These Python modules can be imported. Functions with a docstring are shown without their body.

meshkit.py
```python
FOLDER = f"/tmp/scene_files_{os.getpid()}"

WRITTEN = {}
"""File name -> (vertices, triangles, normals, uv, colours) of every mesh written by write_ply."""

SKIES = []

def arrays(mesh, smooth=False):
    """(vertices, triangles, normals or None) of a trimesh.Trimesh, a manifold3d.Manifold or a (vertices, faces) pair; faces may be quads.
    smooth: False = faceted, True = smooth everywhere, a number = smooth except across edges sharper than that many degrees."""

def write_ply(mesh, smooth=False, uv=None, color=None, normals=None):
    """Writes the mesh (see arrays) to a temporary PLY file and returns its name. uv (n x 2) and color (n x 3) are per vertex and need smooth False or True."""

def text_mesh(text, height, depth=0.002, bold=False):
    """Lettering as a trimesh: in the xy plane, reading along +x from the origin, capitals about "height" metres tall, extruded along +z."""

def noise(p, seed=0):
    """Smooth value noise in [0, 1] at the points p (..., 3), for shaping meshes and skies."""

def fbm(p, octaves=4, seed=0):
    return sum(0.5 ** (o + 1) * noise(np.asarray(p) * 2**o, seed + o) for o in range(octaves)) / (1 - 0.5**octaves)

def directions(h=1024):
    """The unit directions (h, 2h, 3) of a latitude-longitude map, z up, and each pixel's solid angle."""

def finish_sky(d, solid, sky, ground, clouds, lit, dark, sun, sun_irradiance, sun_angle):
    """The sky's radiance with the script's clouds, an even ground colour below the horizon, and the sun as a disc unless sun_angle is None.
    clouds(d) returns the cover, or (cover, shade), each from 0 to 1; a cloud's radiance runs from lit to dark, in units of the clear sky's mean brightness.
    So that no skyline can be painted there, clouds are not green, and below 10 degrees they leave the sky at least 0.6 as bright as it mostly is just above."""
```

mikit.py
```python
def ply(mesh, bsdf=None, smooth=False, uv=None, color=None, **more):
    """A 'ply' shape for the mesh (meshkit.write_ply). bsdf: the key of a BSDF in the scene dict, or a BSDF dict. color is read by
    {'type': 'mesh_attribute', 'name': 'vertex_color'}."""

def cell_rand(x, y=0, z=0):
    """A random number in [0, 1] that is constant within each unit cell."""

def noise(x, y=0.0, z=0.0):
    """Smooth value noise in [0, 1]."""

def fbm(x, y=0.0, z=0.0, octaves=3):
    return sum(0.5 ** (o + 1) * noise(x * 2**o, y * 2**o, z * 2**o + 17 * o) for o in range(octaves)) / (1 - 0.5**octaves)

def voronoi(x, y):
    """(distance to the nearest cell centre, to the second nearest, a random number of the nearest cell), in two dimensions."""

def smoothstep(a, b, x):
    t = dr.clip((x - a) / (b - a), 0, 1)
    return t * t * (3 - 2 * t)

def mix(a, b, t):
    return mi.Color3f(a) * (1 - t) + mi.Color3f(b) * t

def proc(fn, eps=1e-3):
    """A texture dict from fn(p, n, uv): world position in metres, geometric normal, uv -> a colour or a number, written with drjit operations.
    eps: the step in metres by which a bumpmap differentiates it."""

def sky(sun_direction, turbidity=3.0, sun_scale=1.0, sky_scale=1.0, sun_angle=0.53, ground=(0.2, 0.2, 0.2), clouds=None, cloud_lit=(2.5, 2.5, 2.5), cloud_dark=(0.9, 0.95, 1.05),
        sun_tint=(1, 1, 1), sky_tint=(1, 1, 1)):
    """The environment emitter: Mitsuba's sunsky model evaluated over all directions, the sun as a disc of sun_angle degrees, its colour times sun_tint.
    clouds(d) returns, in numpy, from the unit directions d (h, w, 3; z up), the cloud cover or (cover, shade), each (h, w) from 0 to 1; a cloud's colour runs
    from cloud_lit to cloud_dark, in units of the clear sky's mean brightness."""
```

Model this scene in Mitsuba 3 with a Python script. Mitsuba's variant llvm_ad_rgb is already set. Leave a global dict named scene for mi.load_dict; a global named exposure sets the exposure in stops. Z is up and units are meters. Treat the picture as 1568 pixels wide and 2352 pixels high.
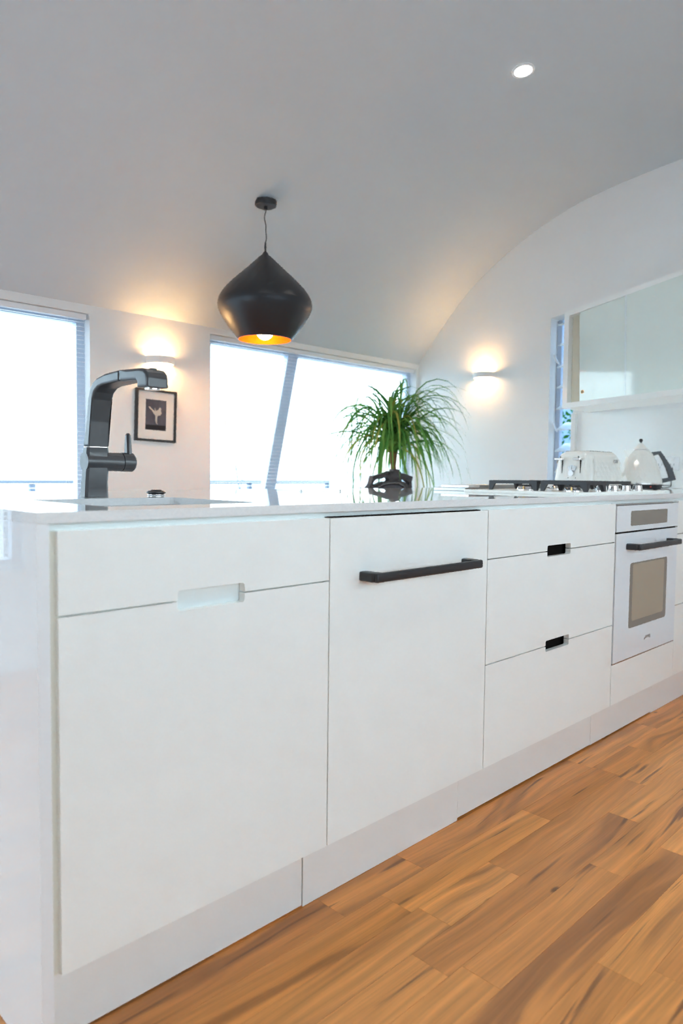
import math, random
import numpy as np, trimesh, mitsuba as mi, mikit, meshkit, manifold3d as m3
import drjit as dr
from shapely.geometry import Polygon, box as sbox, Point
from shapely import affinity
from mikit import noise, fbm, smoothstep, mix, cell_rand

# ------------------------------------------------------------------ camera, sky, exposure
W, H = 1568, 2352
FPX = 1639.6
YAW, PIT, ROL = np.radians([44.685, 3.055, 0.628])
CAM = np.array([-.473, -1.12, .985])
fw = np.array([math.sin(YAW)*math.cos(PIT), math.cos(YAW)*math.cos(PIT), -math.sin(PIT)])
r0 = np.array([math.cos(YAW), -math.sin(YAW), 0]); u0 = np.cross(r0, fw)
rt = r0*math.cos(ROL)+u0*math.sin(ROL); up = u0*math.cos(ROL)-r0*math.sin(ROL)
cam_m = np.eye(4); cam_m[:3, 0] = -rt; cam_m[:3, 1] = up; cam_m[:3, 2] = fw; cam_m[:3, 3] = CAM
exposure = 3.36
scene, labels = {}, {}
scene['camera'] = {'type': 'thinlens', 'to_world': mi.ScalarTransform4f(cam_m), 'fov': math.degrees(2*math.atan(W/2/FPX)), 'fov_axis': 'x',
                   'aperture_radius': .004, 'focus_distance': 2.1, 'near_clip': .05, 'far_clip': 500.}

def cloud(d):
    p = d*np.array([3, 3, 6.])
    return np.clip(.75+.6*(meshkit.fbm(p, 4, 3)-.5), 0, 1), .15*meshkit.fbm(p*2, 3, 9)
scene['sky'] = mikit.sky((.2, -.75, .6), turbidity=3.5, sun_scale=0.0, sky_scale=2.9, ground=(.55, .58, .62), clouds=cloud,
                         cloud_lit=(1.36, 1.80, 2.00), cloud_dark=(1.1, 1.38, 1.6), sky_tint=(1., 1., 1.))
SKY_GAIN = 1.0

# ------------------------------------------------------------------ helpers
def numbered(key):
    if key not in scene and key not in labels: return key
    i = 1
    while f'{key}_{i:03d}' in scene or f'{key}_{i:03d}' in labels: i += 1
    return f'{key}_{i:03d}'

def obj(name, mesh, bsdf, parent=None, smooth=30, label=None, cat=None, kind=None, group=None, **kw):
    key = numbered((parent+'__' if parent else '')+name)
    scene[key] = mesh if isinstance(mesh, dict) else mikit.ply(mesh, bsdf, smooth, **kw)
    e = {k: v for k, v in (('label', label), ('category', cat), ('kind', kind), ('group', group)) if v}
    if e: labels[key] = e
    return key

def thing(name, label, cat, group=None):
    key = numbered(name)
    labels[key] = {'label': label, 'category': cat}
    if group: labels[key]['group'] = group
    return key

cat_ = trimesh.util.concatenate
def box(x0, x1, y0, y1, z0, z1, c=0.0):
    """box with chamfered edges"""
    if c <= 0:
        b = trimesh.creation.box((abs(x1-x0), abs(y1-y0), abs(z1-z0)))
    else:
        a, bb, cc = (abs(x1-x0)/2, abs(y1-y0)/2, abs(z1-z0)/2)
        c = min(c, .49*min(a, bb, cc)*2)
        pts = []
        for sx in (-1, 1):
            for sy in (-1, 1):
                for sz in (-1, 1):
                    pts += [(sx*(a-c), sy*(bb-c), sz*cc), (sx*(a-c), sy*bb, sz*(cc-c)), (sx*a, sy*(bb-c), sz*(cc-c))]
        b = trimesh.convex.convex_hull(np.array(pts))
    b.apply_translation(((x0+x1)/2, (y0+y1)/2, (z0+z1)/2))
    return b

AX = {'x': np.array([[0, 0, 1], [1, 0, 0], [0, 1, 0]], float),   # polygon (y,z) extruded along +x
      'y': np.array([[1, 0, 0], [0, 0, -1], [0, 1, 0]], float),  # polygon (x,z) extruded along -y
      'z': np.eye(3)}
def ext(poly, a, b, axis='z'):
    """extrude a shapely polygon between a and b along the axis; (u,v) = (x,y), (x,z) or (y,z)"""
    polys = getattr(poly, 'geoms', [poly])
    out = []
    for g in polys:
        if g.is_empty or g.area < 1e-9: continue
        m = trimesh.creation.extrude_polygon(g, abs(b-a), engine='earcut')
        t = np.eye(4); t[:3, :3] = AX[axis]
        m.apply_transform(t)
        lo = min(a, b)
        m.apply_translation({'x': (lo, 0, 0), 'y': (0, lo+abs(b-a), 0), 'z': (0, 0, lo)}[axis])
        out.append(m)
    return cat_(out)

def rrect(x0, x1, y0, y1, r, n=6):
    return sbox(x0+r, y0+r, x1-r, y1-r).buffer(r, quad_segs=n)

def lathe(prof, seg=48):
    """profile [(r,z)] revolved around z"""
    return trimesh.creation.revolve(np.array(prof, float), sections=seg)

def tube(pts, r, n=8, cap=True):
    pts = np.asarray(pts, float); k = len(pts)
    rr = np.broadcast_to(np.asarray(r, float), (k,))
    tg = np.gradient(pts, axis=0); tg /= np.linalg.norm(tg, axis=1, keepdims=True)+1e-12
    a = np.array([0, 0, 1.]) if abs(tg[0][2]) < .9 else np.array([1., 0, 0])
    v = []
    for i in range(k):
        a = a-tg[i]*(a@tg[i]); a /= np.linalg.norm(a)
        b = np.cross(tg[i], a)
        th = np.arange(n)/n*2*np.pi
        v.append(pts[i]+rr[i]*(np.cos(th)[:, None]*a+np.sin(th)[:, None]*b))
    v = np.vstack(v); f = []
    for i in range(k-1):
        for j in range(n):
            p, q = i*n+j, i*n+(j+1) % n
            f += [(p, q, q+n), (p, q+n, p+n)]
    if cap:
        v = np.vstack([v, pts[:1], pts[-1:]]); c0, c1 = k*n, k*n+1
        for j in range(n):
            f += [(c0, (j+1) % n, j), (c1, (k-1)*n+j, (k-1)*n+(j+1) % n)]
    return trimesh.Trimesh(v, f, process=False)

def cyl(p0, p1, r, n=24, r1=None):
    return tube([p0, p1], [r, r if r1 is None else r1], n)

def ball(c, r, sub=2, s=(1, 1, 1)):
    m = trimesh.creation.icosphere(subdivisions=sub, radius=1)
    m.apply_scale(np.array(s)*r); m.apply_translation(c); return m

def to_man(m):
    return m3.Manifold(m3.Mesh(np.asarray(m.vertices, np.float32), np.asarray(m.faces, np.uint32)))
def from_man(M):
    q = M.to_mesh(); return trimesh.Trimesh(q.vert_properties[:, :3], q.tri_verts, process=False)
def weld(m):
    m = m.copy(); m.merge_vertices(); return m
def hull(*ms):
    return trimesh.convex.convex_hull(np.vstack([m.vertices for m in ms]))

# ------------------------------------------------------------------ materials
def prin(col, rough=.5, metal=0., spec=.5, **k):
    c = {'type': 'rgb', 'value': list(col)} if not isinstance(col, dict) else col
    return {'type': 'twosided', 'b': {'type': 'principled', 'base_color': c, 'roughness': rough, 'metallic': metal, 'specular': spec, **k}}
def diff(col):
    return {'type': 'twosided', 'b': {'type': 'diffuse', 'reflectance': {'type': 'rgb', 'value': list(col)} if not isinstance(col, dict) else col}}

scene['m_wall'] = prin((.80, .80, .785), .55, spec=.3)
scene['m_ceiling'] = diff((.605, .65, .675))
scene['m_door'] = prin((.82, .835, .81), .14, spec=.45)
scene['m_carcass'] = prin((.70, .74, .73), .35)
scene['m_stone'] = {'type': 'twosided', 'b': {'type': 'plastic', 'int_ior': 1.5, 'nonlinear': False, 'diffuse_reflectance':
    mikit.proc(lambda p, n, uv: mix((.705, .715, .72), (.735, .74, .74), smoothstep(.3, .7, noise(p.x*260, p.y*260, p.z*260))))}}
scene['m_gable'] = {'type': 'twosided', 'b': {'type': 'plastic', 'int_ior': 1.5, 'diffuse_reflectance': {'type': 'rgb', 'value': [.77, .785, .80]}}}
scene['m_kick_shade'] = prin((.745, .745, .725), .22, spec=.45)  # greyer than the doors: shade of the recess painted into the colour
scene['m_black'] = prin((.018, .019, .022), .36, spec=.5)
scene['m_tap'] = prin((.024, .025, .030), .35, spec=1.0)
scene['m_chrome'] = prin((.80, .80, .80), .12, 1.0)
scene['m_steel'] = prin((.42, .42, .42), .28, 1.0)
scene['m_alu'] = prin((.46, .52, .62), .4, .3)
scene['m_ovenwhite'] = prin((.72, .76, .79), .07, spec=.5)
scene['m_ovenglass'] = prin((.34, .285, .205), .06, spec=.7)
scene['m_ovendisp'] = prin((.205, .185, .155), .12, spec=.5)
scene['m_dark'] = diff((.012, .010, .009))
scene['m_cream'] = prin((.82, .81, .76), .12, spec=.5)
scene['m_castiron'] = prin((.03, .03, .035), .5)
scene['m_brassin'] = {'type': 'twosided', 'b': {'type': 'bumpmap', 'bump': mikit.proc(lambda p, n, uv: mikit.voronoi(dr.atan2(p.y-1.89, p.x-1.92)*14, p.z*55)[0], 2e-3), 'scale': .002,
                      'nested': {'type': 'principled', 'base_color': {'type': 'rgb', 'value': [.90, .52, .16]}, 'metallic': 1.0, 'roughness': .32}}}
scene['m_pendant'] = prin((.016, .017, .021), .38, spec=.5)
scene['m_glasspane'] = {'type': 'thindielectric', 'int_ior': 1.5}
scene['m_cabglass'] = prin((.66, .74, .69), .04, spec=1.0)
scene['m_slat'] = prin((.80, .81, .82), .4)
scene['m_mat'] = diff((.72, .72, .70))
scene['m_photo'] = diff(mikit.proc(lambda p, n, uv: mix((.055, .062, .085), (.13, .135, .17), fbm(p.x*30, p.z*14, 3.))))
scene['m_photodark'] = diff((.035, .036, .042))
scene['m_photofig'] = diff((.50, .48, .45))
scene['m_bark'] = diff(mikit.proc(lambda p, n, uv: mix((.11, .065, .035), (.30, .19, .10), fbm(p.x*60, p.y*60, p.z*25))))
for i, c in enumerate([(.07, .21, .05), (.11, .29, .07), (.17, .34, .08), (.38, .38, .09)]):
    scene[f'm_leaf{i}'] = {'type': 'principledthin', 'base_color': {'type': 'rgb', 'value': list(c)}, 'roughness': .5, 'diff_trans': .55}
scene['m_ebony'] = prin(mikit.proc(lambda p, n, uv: mix((.012, .010, .012), (.045, .036, .038), fbm(p.x*40, p.y*40, p.z*60))), .35)
scene['m_leather'] = prin((.05, .042, .050), .45)
scene['m_pot'] = prin((.35, .33, .31), .7)
scene['m_soil'] = diff((.05, .035, .025))
scene['m_deck'] = diff((.55, .56, .57))
scene['m_ground'] = diff(mikit.proc(lambda p, n, uv: mix((.50, .54, .58), (.62, .65, .70), fbm(p.x*.3, p.y*.3, 0.))))
scene['m_rail'] = prin((.16, .19, .25), .4, .3)
scene['m_weather'] = diff((.20, .29, .42))
scene['m_shrub'] = diff((.03, .12, .025))
scene['m_tablet'] = prin((.55, .56, .58), .25, .7)
scene['m_glassy'] = prin((.72, .80, .84), .05, spec=.8)
scene['m_filler'] = prin((.66, .64, .56), .4)
scene['m_beige'] = prin((.66, .62, .50), .4)

def wood(p, n, uv):
    tone, seed = uv.x, uv.y*97.3
    wob = fbm(p.x*1.8+seed, p.y*7.0, seed, 3)
    g = fbm(p.x*2.2+seed*3, p.y*60+wob*5, seed*1.7, 4)
    fine = noise(p.x*10+seed, p.y*380+wob*12, seed)
    streak = smoothstep(.52, .74, fbm(p.x*1.3+seed*5, p.y*22+wob*4, seed*2.3, 3))
    c = mix((.48, .175, .047), (.88, .37, .100), tone*.6+.2)
    c = c*(0.58+.80*g)*(.92+.16*fine)
    c = mix(c, (.20, .078, .034), streak*.48)
    c = mix(c, (.13, .048, .024), smoothstep(.66, .80, fbm(p.x*3.4+seed*7, p.y*55+wob*5, seed*4.1, 3))*.75)
    k = mikit.voronoi(p.x*3.1+seed, p.y*7.3+seed)
    knot = smoothstep(.07, .02, k[0])*smoothstep(.90, .95, k[2])
    return mix(c, (.06, .026, .016), knot*.7)
scene['m_wood'] = prin(mikit.proc(wood), .30, spec=.4)

# ------------------------------------------------------------------ room dimensions
XB, XL = 3.9, -2.6           # back wall (right in the photograph), far left wall
YW, YR = 2.46, -2.46         # window wall, rear wall behind the camera
ZW = 1.84                    # where the vault springs from the window wall
arch = [(2.46, 1.84), (2.435, 1.872), (2.335, 2.003), (2.194, 2.141), (2.066, 2.285), (1.90, 2.41), (1.712, 2.524), (1.493, 2.633), (1.287, 2.714),
        (1.143, 2.755), (.956, 2.783), (.738, 2.812), (.50, 2.836), (.25, 2.848), (0, 2.852)]
arch += [(-y, z) for y, z in arch[-2::-1]]
from scipy.interpolate import PchipInterpolator, CubicSpline
ap = np.array(arch); ss = np.r_[0, np.cumsum(np.linalg.norm(np.diff(ap, axis=0), axis=1))]
ap_s = np.linspace(0, ss[-1], 121)
from scipy.ndimage import gaussian_filter1d
ay, az = np.interp(ap_s, ss, ap[:, 0]), np.interp(ap_s, ss, ap[:, 1])
sm = lambda q: np.r_[q[0], gaussian_filter1d(q, 3.0)[1:-1], q[-1]]
ay, az = sm(ay), sm(az)
def arch_z(y): return float(np.interp(y, ay[::-1], az[::-1]))
inner = list(zip(ay, az))
outer = [(y*1.06, z+.12) for y, z in inner[::-1]]
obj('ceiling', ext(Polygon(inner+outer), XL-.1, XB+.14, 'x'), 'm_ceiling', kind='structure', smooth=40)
# --- floor: laid strips near the kitchen, each board a part; the rest one surface of boards
rng = random.Random(5)
def plank_mesh(x0, x1, y0, y1):
    m = box(x0+.00012, x1-.00012, y0+.00012, y1-.00012, -.014, rng.uniform(-.0002, .0001), .0004)
    return m
def plank(x0, x1, y0, y1):
    m = plank_mesh(x0, x1, y0, y1)
    uv = np.tile([rng.betavariate(2, 2), rng.random()], (len(m.vertices), 1))
    return m, uv
obj('floor', box(XL, XB, YR, YW, -.06, -.0145), 'm_dark', kind='structure', smooth=False)
rows = np.arange(.145, -1.05, -.0915)
rest = []
def row_cuts(a, b):
    x, out = a-rng.uniform(0, .5), []
    while x < b:
        n = x+rng.choice([.28, .36, .45, .55, .62, .75, .9])
        out.append((max(x, a), min(n, b))); x = n
    return [c for c in out if c[1]-c[0] > .03]
for y1 in rows:
    for a, b in row_cuts(-.1, 3.1):
        m, uv = plank(a, b, y1-.0915, y1)
        obj('plank', m, 'm_wood', 'floor', smooth=False, uv=uv)
    for a, b in row_cuts(XL, -.1)+row_cuts(3.1, XB): rest.append(plank(a, b, y1-.0915, y1))
for y1 in list(np.arange(rows[-1]-.0915, YR, -.0915))+list(np.arange(.145+.0915, YW+.09, .0915)):
    for a, b in row_cuts(XL, XB): rest.append(plank(a, b, max(YR, y1-.0915), min(YW, y1)))
obj('outer_boards', cat_([m for m, _ in rest]), 'm_wood', 'floor', smooth=False, uv=np.vstack([u for _, u in rest]), kind='stuff')

# --- walls
W1 = (-.95, 1.222, .50, 1.797)      # window openings x0,x1,z0,z1
W2 = (1.962, 3.868, .50, 1.803)
wallp = sbox(XL, -.06, XB, 1.96).difference(sbox(W1[0], W1[2], W1[1], W1[3])).difference(sbox(W2[0], W2[2], W2[1], W2[3]))
obj('wall_window', ext(wallp, YW, YW+.12, 'y'), 'm_wall', kind='structure', smooth=False)
lv = Polygon([(1.160, .94), (1.335, .94), (1.335, 2.034), (1.160, 2.066)])
bp = Polygon([(y, z+.03) for y, z in inner]+[(-2.46, -.06), (2.46, -.06)]).difference(lv)
obj('wall_back', ext(bp, XB, XB+.14, 'x'), 'm_wall', kind='structure', smooth=False)
W5 = (.1, 2.25, .08, 1.80)  # added opening out of view, lights the gable side with sky
obj('wall_left', ext(Polygon([(y, z+.03) for y, z in inner]+[(-2.46, -.06), (2.46, -.06)]).difference(sbox(W5[0], W5[2], W5[1], W5[3])), XL-.1, XL, 'x'), 'm_wall', kind='structure', smooth=False)
W4 = (-1.3, 2.6, .98, 1.80)  # added opening behind the camera, fill light for the cabinet fronts
obj('wall_rear', ext(sbox(XL, -.06, XB, 1.96).difference(sbox(W4[0], W4[2], W4[1], W4[3])), YR-.12, YR, 'y'), 'm_wall', kind='structure', smooth=False)

# --- windows
def window(n, w, y0, y1, mull=(), fr=.045, label=None):
    k = f'window_{n}'
    labels[k] = {'kind': 'structure'}
    x0, x1, z0, z1 = w
    p = sbox(x0, z0, x1, z1).difference(sbox(x0+fr, z0+fr, x1-fr, z1-fr))
    obj('frame', ext(p, y0, y1, 'y'), 'm_alu', k, smooth=False)
    for q in mull:
        m = ext(Polygon(q), y0, y1, 'y'); obj('mullion', m, 'm_alu', k, smooth=False)
    ym = (y0+y1)/2
    pane = trimesh.Trimesh([(x0+fr, ym, z0+fr), (x1-fr, ym, z0+fr), (x1-fr, ym, z1-fr), (x0+fr, ym, z1-fr)], [[0, 1, 2], [0, 2, 3]], process=False)
    obj('pane', pane, 'm_glasspane', k, smooth=False)
    return k
window(1, W1, YW+.06, YW+.11)
sl = (2.672-2.472)/(1.809-.892)
xa, xb = 2.472+(W2[2]-.892)*sl, 2.472+(W2[3]-.892)*sl
xa += .0; hw = .043
window(2, W2, YW+.06, YW+.11, mull=[[(xa-hw, W2[2]), (xa+hw, W2[2]), (xb+hw, W2[3]), (xb-hw, W2[3])]])
window(4, W4, YR-.11, YR-.06, mull=[[(x-.04, W4[2]), (x+.04, W4[2]), (x+.04, W4[3]), (x-.04, W4[3])] for x in (.2, 1.25)])  # unseen fill window, added to brighten the island fronts
labels['window_5'] = {'kind': 'structure'}  # unseen window added in the left wall as fill
obj('frame', ext(sbox(W5[0], W5[2], W5[1], W5[3]).difference(sbox(W5[0]+.05, W5[2]+.05, 1.15, W5[3]-.05)).difference(sbox(1.19, W5[2]+.05, W5[1]-.05, W5[3]-.05)), XL-.09, XL-.04, 'x'), 'm_alu', 'window_5', smooth=False)
obj('pane', trimesh.Trimesh([(XL-.065, W5[0]+.05, W5[2]+.05), (XL-.065, W5[1]-.05, W5[2]+.05), (XL-.065, W5[1]-.05, W5[3]-.05), (XL-.065, W5[0]+.05, W5[3]-.05)], [[0, 1, 2], [0, 2, 3]], process=False), 'm_glasspane', 'window_5', smooth=False)
# window sills
for n, w in ((1, W1), (2, W2)):
    obj('sill', box(w[0]+.001, w[1]-.001, YW-.02, YW+.055, w[2]-.018, w[2]-.001, .003), 'm_wall', f'window_{n}')

# --- venetian blinds (each slat a part)
def blind(w, label):
    x0, x1, z0, z1 = w[0]+.012, w[1]-.012, w[2]+.012, w[3]
    t = thing('venetian_blind', label, 'blind')
    obj('headrail', box(x0, x1, YW+.010, YW+.045, z1-.030, z1-.003, .002), 'm_slat', t)
    z = z1-.045; yc = YW+.0275; one = None
    ang = math.radians(6)
    zs = []
    while z > z0+.03: zs.append(z); z -= .0225
    sl_ = box(x0+.004, x1-.004, -.0125, .0125, -.0004, .0004)
    sl_.apply_transform(trimesh.transformations.rotation_matrix(ang, (1, 0, 0)))
    d = mikit.ply(sl_, 'm_slat', False)
    for z in zs:
        obj('slat', {**d, 'to_world': mi.ScalarTransform4f().translate([0, yc, z])}, None, t)
    obj('bottom_rail', box(x0+.004, x1-.004, yc-.013, yc+.013, z0, z0+.012, .003), 'm_slat', t)
    n = max(2, int((x1-x0)/.7))
    for i in range(n+1):
        x = x0+.10+(x1-x0-.20)*i/n
        obj('ladder_cord', cat_([tube([(x, yc-s, z0+.01), (x, yc-s, z1-.03)], .0008, 4) for s in (-.0145, .0145)]), 'm_slat', t)
    return t
blind(W1, 'open white venetian blind over the window left of the black tap')
b2 = blind(W2, 'open white venetian blind over the wide window behind the pendant lamp and palm')
obj('pull_cord', cat_([tube([(2.075, YW+.006, 1.78), (2.075, YW+.006, 1.30)], .0012, 5), cyl((2.075, YW+.006, 1.30), (2.075, YW+.006, 1.265), .005, 8)]), 'm_slat', b2)

# --- louvre window in the back wall
k = 'window_3'; labels[k] = {'kind': 'structure'}
obj('jamb_channel', cat_([box(XB+.085, XB+.125, 1.300, 1.333, .945, 2.03, .002), box(XB+.085, XB+.125, 1.162, 1.180, .945, 2.05, .002)]), 'm_alu', k)
for z in (2.015, 1.881, 1.737, 1.602, 1.460, 1.322, 1.18, 1.04):
    b = box(-.076, .076, 1.181, 1.299, -.003, .003, .001)
    b.apply_transform(trimesh.transformations.rotation_matrix(math.radians(-22), (0, 1, 0)))
    b.apply_translation((XB+.095, 0, z)); obj('louvre_blade', b, 'm_glassy', k)
for z in (1.76, 1.31):
    obj('louvre_handle', hull(ball((XB+.03, 1.31, z), .007, 1), ball((XB+.075, 1.312, z-.02), .006, 1), ball((XB+.02, 1.318, z+.035), .006, 1)), 'm_slat', k)
obj('trim_1', box(XB-.030, XB-.0005, 1.128, 1.158, .9215, 1.395, .002), 'm_wall', kind='structure')

# ------------------------------------------------------------------ kitchen island
HT, HU, ZT, ZB, Z1, Z2, Z3 = .92, .902, .889, .156, .751, .751, .452
X2, X3, X4, X5 = 1.208, 2.011, 2.589, 3.19
G = .0015
YBK = 1.15
sinkp = rrect(.142, .510, .115, .496, .012)
t = thing('worktop', 'long white polished stone worktop of the kitchen island', 'worktop')
obj('slab', ext(sbox(-.032, 0, XB-.001, YBK).difference(sinkp), HU, HT), 'm_stone', t, smooth=False)
obj('shadow_rail', box(-.0115, XB-.002, .0186, .034, .8812, HU-.0005), 'm_carcass', t, smooth=False, label='pale recessed rail under the worktop')


obj('island_gable', box(-.032, -.012, 0.0, YBK, .001, HU-.0002), 'm_gable', smooth=False, label='glossy white end panel closing the near end of the island', cat='panel')
def front(poly, y0=0.0, y1=.018): return ext(poly, y0, y1, 'y')
def bevelfront(x0, x1, z0, z1, cut=None):
    p = sbox(x0, z0, x1, z1)
    if cut is not None:
        p = p.difference(cut)
    return front(p)
def carcass(x0, x1, y0=.0195, y1=.60, z0=ZB, z1=.880, th=.016, front_open=True):
    return cat_([box(x0, x0+th, y0, y1, z0, z1), box(x1-th, x1, y0, y1, z0, z1), box(x0+th, x1-th, y0, y1, z0, z0+th), box(x0+th, x1-th, y1-.008, y1, z0+th, z1)])

# sink cabinet
t = thing('sink_cabinet', 'white gloss cabinet at the near island end with a wide drawer over a door', 'cabinet')
nz = rrect(.220, .3705, .7325, .7705, .006)
obj('carcass', cat_([carcass(.006, .590, z1=.70), box(.006, .590, .0195, .028, .715, .788)]), 'm_carcass', t, smooth=False)
obj('filler_strip', box(-.0115, .0055, .010, .0185, ZB, .888), 'm_filler', t, smooth=False, label='beige filler strip')
obj('drawer_front', bevelfront(.001, .5985, Z1+G, ZT, nz), 'm_door', t, smooth=False)
obj('door', bevelfront(.001, .5985, ZB, Z1-G, nz), 'm_door', t, smooth=False)
# dishwasher
t = thing('dishwasher', 'built-in dishwasher behind a plain white gloss door with a black bar handle', 'dishwasher')
obj('tub', box(.606, X2-.006, .0195, .58, ZB+.004, .875), 'm_steel', t, smooth=False)
obj('door', bevelfront(.6015, X2-G, ZB, ZT-.001), 'm_door', t, smooth=False)
obj('top_seal', box(.6015, X2-.03, .006, .0184, ZT-.0005, ZT+.0018), 'm_dark', t, smooth=False)
def bar_handle(x0, x1, z, yo, hz=.0105, th=.0065, leg=.012):
    def blk(x, y): return cat_([ball((x, y, z+s*(hz-.004)), .0062, 1, (1, 1, .75)) for s in (-1, 1)])
    L = hull(blk(x0, -.001), blk(x0, -yo+.012), blk(x0+.020, -yo), blk(x0+.014, -.001))
    B = hull(blk(x0+.002, -yo), blk(x1-.002, -yo))
    R = hull(blk(x1, -.001), blk(x1, -yo+.012), blk(x1-.020, -yo), blk(x1-.014, -.001))
    M = to_man(L)+to_man(B)+to_man(R)
    return from_man(M)
obj('handle', bar_handle(.700, 1.106, .7525, .048), 'm_black', t, smooth=35, label='matt black bar handle')
# drawer cabinet
t = thing('drawer_cabinet', 'white gloss three drawer cabinet between the dishwasher and the oven', 'cabinet')
n1 = rrect(1.5365, 1.684, .734, .769, .005); n2 = rrect(1.540, 1.689, .434, .469, .005)
obj('carcass', carcass(X2+.006, X3-.006), 'm_carcass', t, smooth=False)
for z0, z1, cut in ((Z2+G, ZT, n1), (Z3+G, Z2-G, n1.union(n2)), (ZB, Z3-G, n2)):
    obj('drawer_front', bevelfront(X2+G, X3-G, z0, z1, cut), 'm_door', t, smooth=False)
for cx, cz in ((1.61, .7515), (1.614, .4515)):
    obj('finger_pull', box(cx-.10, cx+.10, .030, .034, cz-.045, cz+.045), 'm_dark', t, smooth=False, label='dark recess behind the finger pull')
# oven in its housing
t = thing('oven_cabinet', 'white gloss housing panel below the oven', 'cabinet')
obj('carcass', box(X3+.004, X4-.002, .0195, .55, ZB, .300), 'm_carcass', t, smooth=False)
obj('lower_panel', bevelfront(X3+G, X4+.004, ZB, .3035), 'm_door', t, smooth=False)
t = thing('oven', 'built-in white glass oven with brown tinted window and black bar handle', 'oven')
ox0, ox1 = X3+.004, X4-.002
obj('body', box(ox0+.016, ox1-.016, .020, .50, .312, .878), 'm_steel', t, smooth=False)
obj('gasket', box(ox0+.002, ox1-.002, .006, .0195, .306, .879), 'm_dark', t, smooth=False)
disp = rrect(2.131, 2.476, .8045, .8600, .008); win = rrect(2.138, 2.489, .4205, .666, .012)
obj('fascia', front(sbox(ox0, .7865, ox1, .881).difference(disp), -.003, .006), 'm_ovenwhite', t, smooth=False)
obj('display', front(disp.buffer(-.0003), -.0025, .006), 'm_ovendisp', t, smooth=False, label='grey brown display glass')
d = obj('door', front(sbox(ox0, .3095, ox1, .7800).difference(win), -.003, .006), 'm_ovenwhite', t, smooth=False)
obj('window', front(win.buffer(-.0003).difference(rrect(2.165, 2.462, .446, .660, .010)), -.0025, .006), 'm_ovendisp', d, smooth=False, label='brown tinted oven window')
obj('inner_glass', front(rrect(2.1652, 2.4618, .4462, .6598, .010), -.0024, .006), 'm_ovenglass', d, smooth=False)
obj('lower_trim', box(ox0, ox1, -.002, .012, .3045, .3088), 'm_steel', t, smooth=False)
obj('top_trim', box(ox0+.002, ox1-.04, .002, .014, .8825, .8875), 'm_steel', t, smooth=False)
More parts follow.
